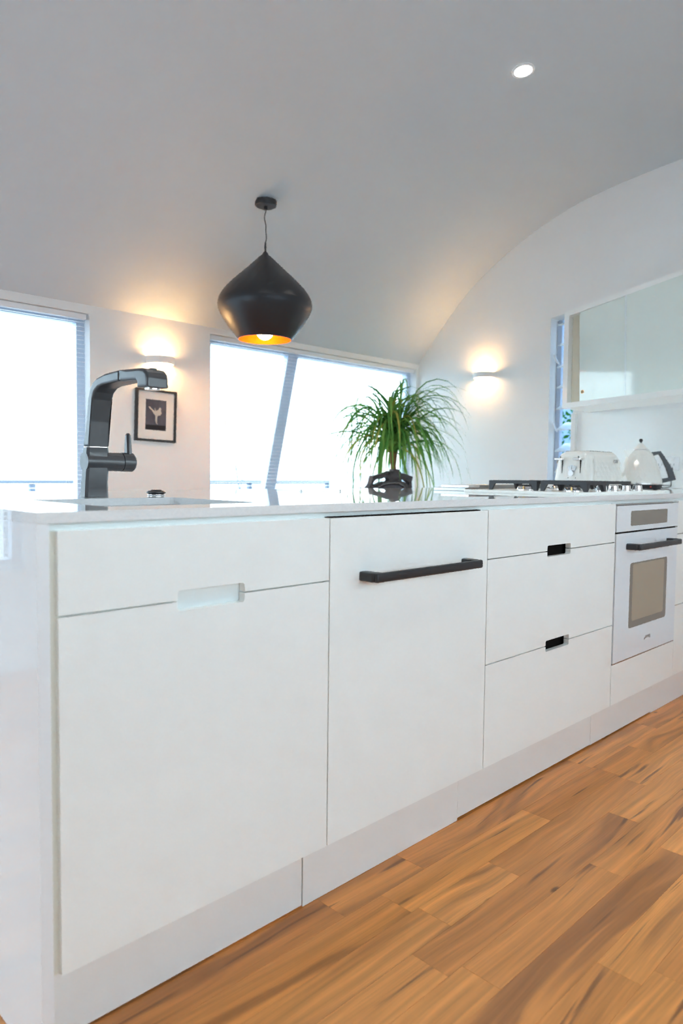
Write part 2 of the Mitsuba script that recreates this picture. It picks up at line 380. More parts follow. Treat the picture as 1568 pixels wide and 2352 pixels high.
obj('handle', bar_handle(2.104, 2.494, .7305, .050), 'm_black', t, smooth=35, label='matt black bar handle')
tx = meshkit.text_mesh('smeg', .0125, .0006, bold=True)
tx.apply_transform(np.array([[1, 0, 0, 2.297], [0, 0, 1, -.0037], [0, 1, 0, .3625], [0, 0, 0, 1.]]))
tx.faces = tx.faces[:, ::-1]
dots = cat_([cyl((2.287+i*.0075, -.0036, .3605+i*.0035), (2.287+i*.0075, -.0031, .3605+i*.0035), .0042, 14) for i in (0, 1)])
obj('logo', cat_([tx, dots]), 'm_steel', d, smooth=False)
# cabinet beyond the oven
t = thing('end_cabinet', 'white gloss drawer cabinet beyond the oven at the frame edge', 'cabinet')
obj('carcass', carcass(X4+.010, X5), 'm_carcass', t, smooth=False)
obj('drawer_front', bevelfront(X4+.006, X5-G, Z2+G, ZT), 'm_door', t, smooth=False)
obj('drawer_front', bevelfront(X4+.006, X5-G, Z3+G, Z2-G), 'm_door', t, smooth=False)
obj('drawer_front', bevelfront(X4+.006, X5-G, ZB, Z3-G), 'm_door', t, smooth=False)
t = thing('wall_end_cabinet', 'plain white gloss cabinet where the island meets the back wall', 'cabinet')
obj('carcass', carcass(X5+.006, XB-.006), 'm_carcass', t, smooth=False)
obj('door', bevelfront(X5+G, XB-.003, ZB, ZT), 'm_door', t, smooth=False)
# kickboards
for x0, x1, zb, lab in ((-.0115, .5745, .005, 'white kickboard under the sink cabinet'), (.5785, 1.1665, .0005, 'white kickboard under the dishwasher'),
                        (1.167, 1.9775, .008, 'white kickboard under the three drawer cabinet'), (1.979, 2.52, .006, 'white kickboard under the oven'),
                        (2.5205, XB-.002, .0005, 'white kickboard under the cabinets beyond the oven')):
    obj('kickboard', box(x0, x1, .055, .067, zb, ZB-.001), 'm_kick_shade', smooth=False, label=lab, cat='kickboard')
obj('island_cladding', box(-.0115, XB-.002, .612, .640, .001, HU-.0005), 'm_door', smooth=False, label='white back panel of the kitchen island beneath the overhang', cat='panel')

# sink
t = thing('sink', 'white undermounted stone sink set into the worktop in front of the tap', 'sink')
so = rrect(.130, .522, .103, .508, .02)
si = rrect(.1425, .5095, .1155, .4955, .012)
obj('basin', cat_([ext(so.difference(si), .72, HU-.0005), ext(so.difference(Point(.326, .305).buffer(.04)), .705, .72)]), 'm_stone', t, smooth=30)
obj('drain', cat_([cyl((.326, .305, .700), (.326, .305, .717), .0395, 28)]), 'm_chrome', t)

# ------------------------------------------------------------------ mixer tap
t = thing('kitchen_tap', 'tall matt black pull-out mixer tap standing behind the sink', 'tap')
def taper_body(prof, x0, x1):
    """prof: list of (y_back, y_front, z, dx) lofted sections along z"""
    v, f = [], []
    for yb, yf, z, a, b in prof:
        c = min(.006, (yb-yf)*.3)
        v += [(a+c, yf, z), (b-c, yf, z), (b, yf+c, z), (b, yb-c, z), (b-c, yb, z), (a+c, yb, z), (a, yb-c, z), (a, yf+c, z)]
    n = 8
    for i in range(len(prof)-1):
        for j in range(n):
            p, q = i*n+j, i*n+(j+1) % n
            f += [(p, q, q+n), (p, q+n, p+n)]
    for j in range(1, n-1): f += [(0, j+1, j), ((len(prof)-1)*n, (len(prof)-1)*n+j, (len(prof)-1)*n+j+1)]
    return trimesh.Trimesh(v, f, process=False)
low = taper_body([(.616, .579, HT+.0005, .318, .380), (.610, .575, .960, .318, .377), (.606, .573, .982, .319, .378), (.600, .570, 1.034, .319, .377), (.5975, .568, 1.044, .319, .375)], 0, 0)
lowm = to_man(weld(low))+to_man(cyl((.3192, .590, 1.009), (.417, .590, 1.009), .0235, 40))
obj('body', from_man(lowm), 'm_tap', t, smooth=35)
obj('ring', taper_body([(.5975, .5685, 1.0442, .3195, .3745), (.5970, .5685, 1.0458, .3195, .3745)], 0, 0), 'm_chrome', t)
obj('valve_cap', cat_([cyl((.4185, .590, 1.009), (.4475, .590, 1.009), .0243, 40), cyl((.4475, .590, 1.009), (.4515, .590, 1.009), .0243, 40, .021)]), 'm_tap', t, smooth=35)
obj('lever', hull(box(.431, .445, .578, .602, 1.02, 1.036, .004), box(.4315, .4445, .5815, .5985, 1.070, 1.084, .005)), 'm_tap', t)
outer_o = [(.597, 1.046), (.583, 1.108), (.572, 1.164), (.560, 1.187), (.546, 1.200), (.525, 1.2085), (.483, 1.215), (.414, 1.2175)]
inner_o = [(.414, 1.192), (.495, 1.190), (.518, 1.186), (.537, 1.176), (.548, 1.160), (.560, 1.107), (.567, 1.046)]
def smooth_poly(o): return Polygon(o).buffer(-.003).buffer(.003, quad_segs=6)
def slab_x(poly, x0, x1, c=.006, step=.0025):
    """extrude along x with rounded long edges: rings of the resampled outline moved inwards along its normals"""
    import mapbox_earcut
    L = poly.exterior; ds = []
    co = np.array(L.coords)
    for i in range(len(co)-1):
        k = max(1, int(np.linalg.norm(co[i+1]-co[i])/step)); ds += [co[i]+(co[i+1]-co[i])*j/k for j in range(k)]
    q = np.array(ds)
    if Polygon(q).exterior.is_ccw is False: q = q[::-1]
    tg = np.roll(q, -1, 0)-np.roll(q, 1, 0); tg /= np.linalg.norm(tg, axis=1, keepdims=True)
    nn = np.stack([-tg[:, 1], tg[:, 0]], 1)   # inwards for a counter-clockwise outline
    rings = []
    for i in range(5, -1, -1):
        t_ = i/5*math.pi/2; rings.append((x0+c*(1-math.cos(t_)) if False else x0+c-c*math.cos(math.pi/2-t_), c*(1-math.sin(math.pi/2-t_))))
    rings += [(x0+x1-x, o) for x, o in rings[::-1]]
    n = len(q); v, f = [], []
    for x, o in rings:
        p = q+nn*o; v.append(np.c_[np.full(n, x), p])
    for i in range(len(rings)-1):
        for j in range(n):
            p, r_ = i*n+j, i*n+(j+1) % n
            f += [(p, r_, r_+n), (p, r_+n, p+n)]
    cap = mapbox_earcut.triangulate_float64(q+nn*c, np.array([n], np.uint32)).reshape(-1, 3)
    base = (len(rings)-1)*n
    f += [tuple(t3[::-1]) for t3 in cap]+[tuple(t3+base) for t3 in cap]
    m = trimesh.Trimesh(np.vstack(v), np.array(f), process=False)
    m.fix_normals()
    return m
obj('spout', slab_x(Polygon(outer_o+inner_o), .3205, .3745, .006), 'm_tap', t, smooth=40)
head = Polygon([(.4125, 1.2175), (.318, 1.213), (.299, 1.209), (.289, 1.201), (.285, 1.190), (.285, 1.169), (.331, 1.171), (.331, 1.183), (.336, 1.188), (.4125, 1.192)])
hd = obj('spray_head', slab_x(head, .3205, .3745, .007), 'm_tap', t, smooth=40)
obj('nozzle', cyl((.3475, .308, 1.1705), (.3475, .308, 1.166), .0165, 24), 'm_chrome', hd)
obj('button', box(.340, .355, .300, .315, 1.208, 1.2135, .002), 'm_tap', hd)
obj('diverter_tab', box(.338, .357, .336, .344, 1.1805, 1.1875, .002), 'm_black', hd)

t = thing('sink_control_knob', 'small round black control knob on the worktop beside the tap', 'knob')
kb = lathe([(0, 0), (.022, 0), (.024, .0015), (.024, .003), (.020, .004)], 36); kb.apply_translation((.548, .64, HT+.0003))
obj('base', kb, 'm_chrome', t)
kb = lathe([(0, .0042), (.020, .0042), (.0265, .007), (.0265, .009), (.021, .0125), (.015, .0135), (.014, .0155), (0, .0158)], 36); kb.apply_translation((.548, .64, HT+.0003))
obj('dial', kb, 'm_black', t)

# tablet
t = thing('tablet', 'thin silver tablet lying flat on the worktop near its far edge', 'tablet')
tb = rrect(-.085, .085, -.12, .12, .012)
A = np.radians(-18)
def place(m, x, y, z, a):
    m.apply_transform(trimesh.transformations.rotation_matrix(a, (0, 0, 1))); m.apply_translation((x, y, z)); return m
obj('body', place(ext(tb, 0, .0065), 1.345, .90, HT+.0004, A), 'm_tablet', t)
obj('screen', place(ext(rrect(-.078, .078, -.110, .110, .008), 0, .0004), 1.345, .90, HT+.0070, A), 'm_glassy', t)

# ------------------------------------------------------------------ cooktop
t = thing('cooktop', 'white glass gas cooktop with black pan supports set on the worktop above the oven', 'cooktop')
obj('glass_plate', ext(rrect(1.830, 2.604, .055, .535, .012), HT+.0004, HT+.0098), 'm_cream', t, smooth=35)
ZP = HT+.0101
def burner(x, y, r):
    b = lathe([(0, 0), (r*1.25, 0), (r*1.25, .003), (r*1.05, .005), (r, .012), (r*.96, .014), (0, .014)], 32); b.apply_translation((x, y, ZP))
    k = obj('burner', b, 'm_chrome', t)
    c = lathe([(0, .0143), (r*.86, .0143), (r*.86, .018), (r*.7, .021), (0, .0215)], 32); c.apply_translation((x, y, ZP))
    obj('cap', c, 'm_castiron', k)
    obj('igniter', cyl((x-r*1.12, y-.01, ZP+.003), (x-r*1.12, y-.01, ZP+.016), .003, 10), 'm_brasspin', k)
scene['m_brasspin'] = prin((.75, .50, .22), .25, 1.0)
burner(2.028, .373, .034); burner(2.0, .161, .028); burner(2.385, .412, .042); burner(2.385, .231, .030)
def grate(x0, x1, y0, y1):
    ztop = .967; w = .005
    ms = []
    def side_y(x):  # rail along y
        p = Polygon([(y0, ZP), (y0+.012, ZP), (y0+.026, ztop-.012), (y1-.026, ztop-.012), (y1-.012, ZP), (y1, ZP), (y1, ztop-.003), (y1-.003, ztop), (y0+.003, ztop), (y0, ztop-.003)])
        return ext(p, x-w, x+w, 'x')
    def side_x(y):
        p = Polygon([(x0, ZP), (x0+.012, ZP), (x0+.026, ztop-.012), (x1-.026, ztop-.012), (x1-.012, ZP), (x1, ZP), (x1, ztop-.003), (x1-.003, ztop), (x0+.003, ztop), (x0, ztop-.003)])
        return ext(p, y-w, y+w, 'y')
    M = None
    for m in [side_y(x0+w), side_y(x1-w), side_x(y0+w), side_x(y1-w)]:
        q = to_man(weld(m)); M = q if M is None else M+q
    cx, cy = (x0+x1)/2, (y0+y1)/2
    for dx, dy in ((1, 0), (-1, 0), (0, 1), (0, -1)):
        ex = (x1-w if dx > 0 else x0+w) if dx else cx; ey = (y1-w if dy > 0 else y0+w) if dy else cy
        sx, sy = cx+dx*.022, cy+dy*.022
        M = M+to_man(weld(box(min(ex, sx)-w*(dx == 0), max(ex, sx)+w*(dx == 0), min(ey, sy)-w*(dy == 0), max(ey, sy)+w*(dy == 0), ztop-.012, ztop, .001)))
    return from_man(M)
for g in ((1.925, 2.130, .268, .478), (1.925, 2.075, .070, .252), (2.270, 2.500, .318, .505), (2.270, 2.500, .160, .302)):
    obj('pan_support', grate(*g), 'm_castiron', t, smooth=20)
for x in (2.115, 2.215, 2.325, 2.435):
    kb = lathe([(0, 0), (.0215, 0), (.0215, .004), (.0195, .005), (.018, .020), (.016, .0225), (0, .023)], 28); kb.apply_translation((x, .105, ZP))
    obj('control_knob', kb, 'm_chrome', t)

# ------------------------------------------------------------------ pop-up extractor vent behind the cooktop
t = thing('downdraft_vent', 'slim steel vent strip on the worktop behind the cooktop', 'vent')
obj('flange', box(1.935, 2.62, .600, .760, HT+.0004, .9335, .001), 'm_steel', t)
obj('end_cap', box(1.966, 2.046, .605, .745, .9338, .9448, .0015), 'm_chrome', t, label='polished end cap')
obj('cover', box(2.0465, 2.60, .605, .745, .9338, .9448, .001), 'm_steel', t)

# ------------------------------------------------------------------ toaster
t = thing('toaster', 'white faceted four slice toaster with chrome levers on the worktop behind the cooktop', 'toaster')
TX, TY, TA = 2.672, .518, math.radians(0)
def TP(m):
    m.apply_transform(trimesh.transformations.rotation_matrix(TA, (0, 0, 1))); m.apply_translation((TX, TY, HT)); return m
rs = np.random.RandomState(3)
def rr_ring(l0, l1, w, r, z, n=6):
    """rounded rectangle ring; x from l0..l1, y +-w"""
    pts = []
    for cx, cy, a0 in ((l1-r, w-r, 0), (l0+r, w-r, 90), (l0+r, -w+r, 180), (l1-r, -w+r, 270)):
        for i in range(n+1):
            a = math.radians(a0+90*i/n); pts.append((cx+r*math.cos(a), cy+r*math.sin(a), z))
    return pts
def loft(rings):
    n = len(rings[0]); v = [p for r in rings for p in r]; f = []
    for i in range(len(rings)-1):
        for j in range(n):
            p, q = i*n+j, i*n+(j+1) % n
            f += [(p, q, q+n), (p, q+n, p+n)]
    v += [tuple(np.mean(rings[0], 0)), tuple(np.mean(rings[-1], 0))]
    a, b = len(v)-2, len(v)-1
    for j in range(n):
        f += [(a, (j+1) % n, j), (b, (len(rings)-1)*n+j, (len(rings)-1)*n+(j+1) % n)]
    return trimesh.Trimesh(v, f, process=False)
rings = []
for z, e, r in ((.026, 0, .035), (.06, .002, .036), (.10, .006, .037), (.14, .011, .038), (.160, .016, .040), (.172, .023, .040), (.181, .034, .038), (.186, .048, .03)):
    ring = np.array(rr_ring(e, .34-e, .102-e*.85, r, z))
    rings.append([tuple(p) for p in ring])
tb_ = loft(rings)
obj('shell', TP(tb_), 'm_cream', t, smooth=28)
def facets(n, seed, x0, x1, yf, side):
    rs2 = np.random.RandomState(seed); out = []
    nx, nz = n
    P = np.zeros((nx+1, nz+1, 3))
    for i in range(nx+1):
        for j in range(nz+1):
            u = (i+.5*(j % 2))/(nx+.5); P[i, j] = (x0+(x1-x0)*u, yf, .034+.115*j/nz)
    return P
# facet plates: shallow diamond pyramids on the long sides
fac = []
for sgn in (-1, 1):
    for j in range(5):
        for i in range(7):
            cx = .045+.042*(i+.5*(j % 2)); cz = .046+.022*j
            if cx > .30: continue
            yo = lambda z: .102-.85*np.interp(z, [.026, .06, .10, .14, .16], [0, .002, .006, .011, .016])
            c = [(cx-.021, sgn*yo(cz), cz), (cx, sgn*yo(cz-.022), cz-.022), (cx+.021, sgn*yo(cz), cz), (cx, sgn*yo(cz+.022), cz+.022), (cx, sgn*(yo(cz)+.0022), cz)]
            f = [(0, 1, 4), (1, 2, 4), (2, 3, 4), (3, 0, 4)]
            if sgn > 0: f = [q[::-1] for q in f]
            fac.append(trimesh.Trimesh(c, f, process=False))
for q in fac: obj('facet', TP(q), 'm_cream', t, smooth=False)
obj('base', TP(loft([rr_ring(.008, .332, .094, .03, z) for z in (.004, .0255)])), 'm_black', t, smooth=30)
obj('foot', TP(cat_([cyl((x, y, .0003), (x, y, .0045), .012, 14) for x in (.04, .30) for y in (-.07, .07)])), 'm_black', t)
obj('chrome_rim', TP(loft([rr_ring(.002, .338, .1005, .036, z) for z in (.0256, .0275)])), 'm_chrome', t)
obj('bread_slot', TP(cat_([box(.06, .28, y-.012, y+.012, .1835, .1868) for y in (-.05, -.018, .018, .05)])), 'm_dark', t, smooth=False)
for y in (.052, -.040):
    s = obj('lever_slot', TP(box(.004, .013, y-.0016, y+.0016, .070, .152)), 'm_dark', t, smooth=False)
    l = obj('lever', TP(hull(box(-.022, .010, y-.010, y+.028, .142, .152, .003))), 'm_chrome', t)
    obj('stem', TP(box(-.018, -.012, y-.0018, y+.0018, .150, .160, .0006)), 'm_black', l)
arc = [(.006+.0, .030*math.sin(a)*r_, .083+.052*(math.cos(a))*r_) for r_ in (1, .62) for a in np.linspace(-.62, .62, 9)]
pp = Polygon([(.034*math.sin(a)/math.sin(.62)*.66, .072+.046*math.cos(a)) for a in np.linspace(-.62, .62, 9)]+[(.016*math.sin(a)/math.sin(.62)*.8, .072+.022*math.cos(a)) for a in np.linspace(.62, -.62, 9)])
obj('dial_window', TP(ext(pp, -.001, .012, 'x')), 'm_steel', t, smooth=False)
obj('dial_face', TP(ext(pp.buffer(-.0025), -.0016, .011, 'x')), 'm_ovenwhite', t, smooth=False)
obj('dial_needle', TP(box(-.0022, .010, -.0009, .0009, .098, .116)), 'm_black', t, smooth=False)
obj('dial', TP(cat_([cyl((-.012, 0, .080), (.010, 0, .080), .0135, 26)])), 'm_chrome', t)
for y in (-.019, 0, .019):
    obj('push_button', TP(cyl((-.004, y, .044), (.010, y, .044), .0058, 18)), 'm_chrome', t)
for y in (-.019, .019):
    obj('indicator', TP(cyl((.0, y, .058), (.010, y, .058), .002, 10)), 'm_dark', t)
bd = obj('badge', TP(box(.235, .270, -.1008, -.096, .132, .148, .001)), 'm_steel', t, smooth=False)

# ------------------------------------------------------------------ kettle
t = thing('kettle', 'white faceted kettle with black handle on its base on the worktop', 'kettle')
KX, KY = 3.22, .425
def KP(m):
    m.apply_translation((KX, KY, HT)); return m
prof = [(.108, .036), (.1065, .05), (.1015, .075), (.0925, .105), (.083, .132), (.0735, .157), (.0605, .182), (.041, .2045)]
n = 18; v, f = [], []
for i, (r_, z) in enumerate(prof):
    for j in range(n):
        a = 2*math.pi*(j+.5*(i % 2))/n; v.append((r_*math.cos(a), r_*math.sin(a), z))
for i in range(len(prof)-1):
    for j in range(n):
        p, q = i*n+j, i*n+(j+1) % n
        if i % 2 == 0: f += [(p, q, p+n), (q, q+n, p+n)]
        else: f += [(p, q, q+n), (p, q+n, p+n)]
v += [(0, 0, .036), (0, 0, .2045)]
for j in range(n): f += [(len(v)-2, (j+1) % n, j), (len(v)-1, (len(prof)-1)*n+j, (len(prof)-1)*n+(j+1) % n)]
obj('body', KP(trimesh.Trimesh(v, f, process=False)), 'm_cream', t, smooth=9)
obj('lid', KP(lathe([(0, .2075), (.0385, .2075), (.037, .210), (.024, .222), (.012, .234), (.007, .2395), (0, .241)], 36)), 'm_cream', t)
obj('lid_ring', KP(lathe([(0, .2047), (.041, .2047), (.0405, .2073), (0, .2073)], 36)), 'm_chrome', t)
obj('lid_knob', KP(cat_([ball((0, 0, .254), .0092, 2), cyl((0, 0, .240), (0, 0, .250), .0035, 12)])), 'm_black', t)
obj('lower_ring', KP(lathe([(0, .0285), (.1095, .0285), (.1095, .0357), (0, .0357)], 48)), 'm_chrome', t)
bs = obj('power_base', KP(lathe([(0, .005), (.099, .005), (.1015, .008), (.1085, .0265), (.1085, .0283), (0, .0283)], 48)), 'm_black', t)
obj('foot', KP(cat_([cyl((.08*math.cos(a), .08*math.sin(a), .0003), (.08*math.cos(a), .08*math.sin(a), .0052), .009, 12) for a in (.5, 2.6, 4.7)])), 'm_black', bs)
# directions seen from the room: handle towards the near right, spout opposite
hd_ = np.array([.66, -.75, 0]); hd_ /= np.linalg.norm(hd_)
nd_ = np.array([-hd_[1], hd_[0], 0])
def planar(poly, th):
    m = trimesh.creation.extrude_polygon(poly, th, engine='earcut'); m.apply_translation((0, 0, -th/2))
    R = np.eye(4); R[:3, 0] = hd_; R[:3, 1] = (0, 0, 1); R[:3, 2] = np.cross(hd_, (0, 0, 1)); m.apply_transform(R); return m
s_ = 2.483e-4
P2 = lambda pts: [((x-672)*s_, (1125-y)*s_) for x, y in pts]
hp = Polygon(P2([(875, 345), (1060, 318), (1110, 385), (1240, 570), (1330, 740), (1390, 908), (1100, 985), (1070, 985), (1080, 905), (1260, 862), (1245, 800), (1190, 660), (1120, 510), (1040, 378), (900, 425)]))
obj('handle', KP(planar(hp, .022)), 'm_black', t, smooth=20)
sp = Polygon(P2([(345, 300), (520, 300), (530, 420), (400, 480)]))
obj('spout', KP(planar(sp, .034)), 'm_cream', t, smooth=20)
obj('switch', KP(hull(ball(hd_*.118+(0, 0, .0235), .004, 1), ball(hd_*.150+(0, 0, .0235), .0035, 1))), 'm_steel', t)
em = ball(np.array([-.62, -.78, 0])*.1075+(0, 0, .017), .0045, 1)
obj('power_light', KP(em), 'm_redlight', t)
scene['m_redlight'] = prin((.45, .05, .03), .3)
cd = [(-.105*hd_[0]+.02, -.105*hd_[1]+.02, .012), (-.118*hd_[0]+.02, -.118*hd_[1]+.03, .05), (-.112*hd_[0]+.03, -.112*hd_[1]+.04, .085), (-.09*hd_[0]+.05, -.09*hd_[1]+.05, .105), (.11, .10, .05), (.2, .10, .010), (.42, .10, .006), (.64, .10, .006), (.66, .09, .03), (.662, .085, .12)]
tt = np.linspace(0, 1, len(cd)); cs = CubicSpline(tt, np.array(cd))
obj('cord', KP(tube(cs(np.linspace(0, 1, 40)), .003, 8)), 'm_black', t)

# ------------------------------------------------------------------ socket
t = thing('power_socket', 'white double power socket on the wall behind the kettle', 'socket')
obj('plate', box(XB-.012, XB-.0005, .475, .625, 1.026, 1.109, .003), 'm_slat', t)
for y in (.515, .585):
    obj('switch', box(XB-.016, XB-.0123, y-.007, y+.007, 1.082, 1.100, .001), 'm_wall', t)
    obj('outlet', cat_([box(XB-.0127, XB-.0121, y+d-.0013, y+d+.0013, z-.005, z+.005) for d, z in ((-.009, 1.062), (.009, 1.062), (0, 1.044))]), 'm_dark', t, smooth=False)

# ------------------------------------------------------------------ upper cabinet with sliding glass doors
t = thing('upper_cabinet', 'white wall cabinet with pale green sliding glass doors hung on the back wall', 'cabinet')
zb_ = lambda y: 1.397-.050*(y-1.045); zt_ = lambda y: 1.974-.181*(y-1.059)
YE, Y0 = -.95, 1.050
out_q = Polygon([(Y0, zb_(Y0)), (YE, zb_(YE)), (YE, zt_(YE)), (Y0, zt_(Y0))])
in_q = Polygon([(Y0-.030, zb_(Y0)+.033), (YE+.03, zb_(YE)+.033), (YE+.03, zt_(YE)-.026), (Y0-.030, zt_(Y0)-.026)])
def wM(m): return to_man(weld(m))
cab = wM(ext(out_q, 3.55, XB-.0005, 'x'))-wM(ext(in_q, 3.54, XB-.02, 'x'))
obj('case', from_man(cab), 'm_door', t, smooth=False)
obj('track_filler', box(3.60, 3.612, .94, 1.0185, 1.435, 1.955), 'm_beige', t, smooth=False, label='beige strip beside the sliding glass')
obj('shelf', box(3.63, XB-.022, YE+.035, Y0-.032, 1.74, 1.756), 'm_beige', t, smooth=False)
def pane(y0, y1, x, hole=None):
    p = in_q.buffer(-.001).intersection(sbox(y0, 1, y1, 3))
    if hole: p = p.difference(hole)
    m = ext(p, x, x+.005, 'x')
    m.vertices[:, 0] -= (m.vertices[:, 2]-1.45)*math.tan(math.radians(3.1))   # glass tilted on purpose so the reflected window shows in the panes
    return m
obj('sliding_door', pane(.60, .958, 3.588, Point(.940, 1.493).buffer(.011)), 'm_cabglass', t, smooth=False)
obj('sliding_door', pane(-.15, .672, 3.578), 'm_cabglass', t, smooth=False)
obj('edge_glint', pane(.6725, .6775, 3.5775), 'm_glassy', t, smooth=False, label='pale added strip painting the highlight along the glass edge')  # lighter strip stands in for a highlight on the pane edge
obj('sliding_door', pane(-.90, -.10, 3.588), 'm_cabglass', t, smooth=False)
obj('finger_hole', ext(Point(.940, 1.493).buffer(.011).difference(Point(.940, 1.493).buffer(.0085)), 3.585, 3.592, 'x'), 'm_brasspin', t, smooth=False)
obj('splashback', box(XB-.006, XB-.0005, -2.2, 1.095, .9215, 1.393), 'm_door', smooth=False, label='smooth white splashback on the wall under the upper cabinet', cat='splashback')

# ------------------------------------------------------------------ lamps
WARM = (1.0, .58, .24)
DOWN = 22
def emit(rad, col): return {'type': 'area', 'radiance': {'type': 'rgb', 'value': [rad*c for c in col]}}
def sconce(x, y, z, face, label, rad):
    """half-round plaster wall light, open above and below; face: 'y' on the window wall, 'x' on the back wall"""
    t = thing('wall_sconce', label, 'wall lamp', 'half-round wall lamps')
    n = 24; a = np.linspace(0, np.pi, n)
    half = Polygon([(.084*math.cos(q), -.088*math.sin(q)) for q in a]+[(-.084, 0), (.084, 0)])
    inn = Polygon([(.076*math.cos(q), -.080*math.sin(q)) for q in a]+[(-.076, .001), (.076, .001)])
    lamp = Polygon([(.060*math.cos(q), -.012-.052*math.sin(q)) for q in a])
    def pl(m):
        if face == 'x': m.apply_transform(trimesh.transformations.rotation_matrix(math.radians(-90), (0, 0, 1)))
        m.apply_translation((x, y, z)); return m
    obj('shell', pl(ext(half.difference(inn), -.019, .019)), 'm_wall', t, smooth=40)
    obj('bracket', pl(box(-.025, .025, -.011, -.0005, -.010, .010)), 'm_wall', t, smooth=False)
    m = pl(ext(lamp, -.014, .014))
    obj('lamp', mikit.ply(m, 'm_slat', False, emitter=emit(rad, WARM)), None, t)
sconce(1.625, YW, 1.602, 'y', 'half-round white wall lamp above the framed picture', 11.5)
sconce(XB, 1.850, 1.702, 'x', 'half-round white wall lamp on the back wall right of the palm', 11.5)

# pendant
PX, PY = 1.922, 1.893
t = thing('pendant_lamp', 'black onion-shaped pendant lamp with gold interior hanging before the window', 'pendant lamp')
k_ = 5.43e-4; zt0 = 1.878
pr = [(735, 735, 9), ]
pts = [(762, 30), (800, 72), (850, 125), (900, 177), (950, 232), (1000, 287), (1050, 338), (1100, 386), (1140, 416), (1180, 440), (1220, 455), (1250, 459), (1285, 455), (1330, 438), (1400, 396), (1470, 348), (1530, 303), (1580, 262)]
zc = lambda y: 1.878+(1235-y)*k_
po = [(.008, zc(740)), (.012, zc(745))]+[(x*k_, zc(y)) for y, x in pts]
pi_ = [(max(r_-.0025, .004), z) for r_, z in po[::-1]]
sh = lathe(po+[(po[-1][0]-.001, po[-1][1]-.0005), (po[-1][0]-.0025, po[-1][1])], 96); 
outer_m = lathe(po, 96); inner_m = lathe(pi_, 96)
for m in (outer_m, inner_m): m.apply_translation((PX, PY, 0))
rim = lathe([(po[-1][0], po[-1][1]), (po[-1][0]+.0005, po[-1][1]-.001), (po[-1][0]-.0030, po[-1][1]-.001), (po[-1][0]-.0025, po[-1][1])], 96); rim.apply_translation((PX, PY, 0))
obj('shade', cat_([outer_m, rim]), 'm_pendant', t, smooth=40)
obj('inner_shade', inner_m, 'm_brassin', t, smooth=40, label='hammered gold interior')
ztip = zc(735)
obj('stem', cat_([cyl((PX, PY, ztip-.006), (PX, PY, ztip+.042), .0055, 14), cyl((PX, PY, ztip+.042), (PX, PY, ztip+.046), .0055, 14, .003)]), 'm_black', t)
zcl = arch_z(PY)
nrm = np.array([0, -(arch_z(PY+.02)-arch_z(PY-.02))/.04, 1.0]); nrm /= np.linalg.norm(nrm)
cab_pts = []
for s in np.linspace(0, 1, 24):
    cab_pts.append((PX+.006*math.sin(s*7.5)*(1-s)*1.2+.003*math.sin(s*16), PY+.003*math.cos(s*9), ztip+.044+(zcl-.02-ztip-.044)*s))
obj('cable', tube(cab_pts, .0028, 8), 'm_black', t)
cn = lathe([(0, -.032), (.045, -.032), (.056, -.026), (.059, -.014), (.059, -.0), (0, 0)], 40)
cn.apply_translation((PX, PY, zcl+.004))
obj('canopy', cat_([cn, cyl((PX, PY, zcl-.042), (PX, PY, zcl-.026), .010, 14)]), 'm_black', t)
obj('lamp_holder', cyl((PX, PY, zc(1180)), (PX, PY, zc(1380)), .022, 20), 'm_black', t)
obj('bulb', mikit.ply(ball((PX, PY, zc(1500)), .045, 3), 'm_slat', True, emitter=emit(9, (1.0, .62, .25))), None, t)

# downlights: one in view, the others added out of frame as fill for cabinet fronts
def downlight(dx_, dy_, label, rad):
    dz_ = arch_z(dy_); sl_d = (arch_z(dy_+.03)-arch_z(dy_-.03))/.06
    R = trimesh.transformations.rotation_matrix(math.atan(sl_d), (1, 0, 0))
    def DL(m): m.apply_transform(R); m.apply_translation((dx_, dy_, dz_)); return m
    t = thing('downlight', label, 'ceiling light')
    obj('ring', DL(lathe([(.036, -.0015), (.050, -.0015), (.052, -.006), (.047, -.009), (.040, -.008), (.036, -.0015)], 40)), 'm_slat', t)
    dm = lathe([(0, -.010), (.022, -.0095), (.031, -.006), (.035, -.001), (0, -.001)], 36)
    obj('lamp', mikit.ply(DL(dm), 'm_slat', 40, emitter=emit(rad, (1., .95, .86))), None, t)
downlight(2.432, .683, 'small round recessed spotlight glowing white in the curved ceiling', DOWN)
for x, y, w in ((.95, .683, 'over the sink'), (2.432, -.90, 'over the aisle by the oven'), (.95, -.90, 'over the aisle by the sink')):
    downlight(x, y, 'small round fill spotlight added out of view in the curved ceiling '+w, DOWN)

# ------------------------------------------------------------------ framed picture
t = thing('framed_picture', 'framed black and white photograph of a kicking figure hung under the wall lamp', 'picture')
c_px = np.array([1.597, YW, 1.2965])
def PI(m):
    m.apply_transform(trimesh.transformations.rotation_matrix(math.radians(1.6), (0, 1, 0))); m.apply_translation(c_px); return m
fw_, fh_ = .125, .1435
obj('frame', PI(ext(sbox(-fw_, -fh_, fw_, fh_).difference(sbox(-fw_+.012, -fh_+.012, fw_-.012, fh_-.012)), -.022, -.001, 'y')), 'm_black', t, smooth=False)
obj('mount', PI(ext(sbox(-fw_+.012, -fh_+.012, fw_-.012, fh_-.012), -.012, -.002, 'y')), 'm_mat', t, smooth=False)
ph = sbox(-.064, -.080, .064, .088)
pho = obj('print', PI(ext(ph, -.0125, -.0118, 'y')), 'm_photo', t, smooth=False)
obj('print_floor', PI(ext(sbox(-.064, -.080, .064, -.052), -.0127, -.0119, 'y')), 'm_photodark', pho, smooth=False)
F_ = lambda a: [((x-697)/141*.064, (560-y)/210*.085+.003) for x, y in a]
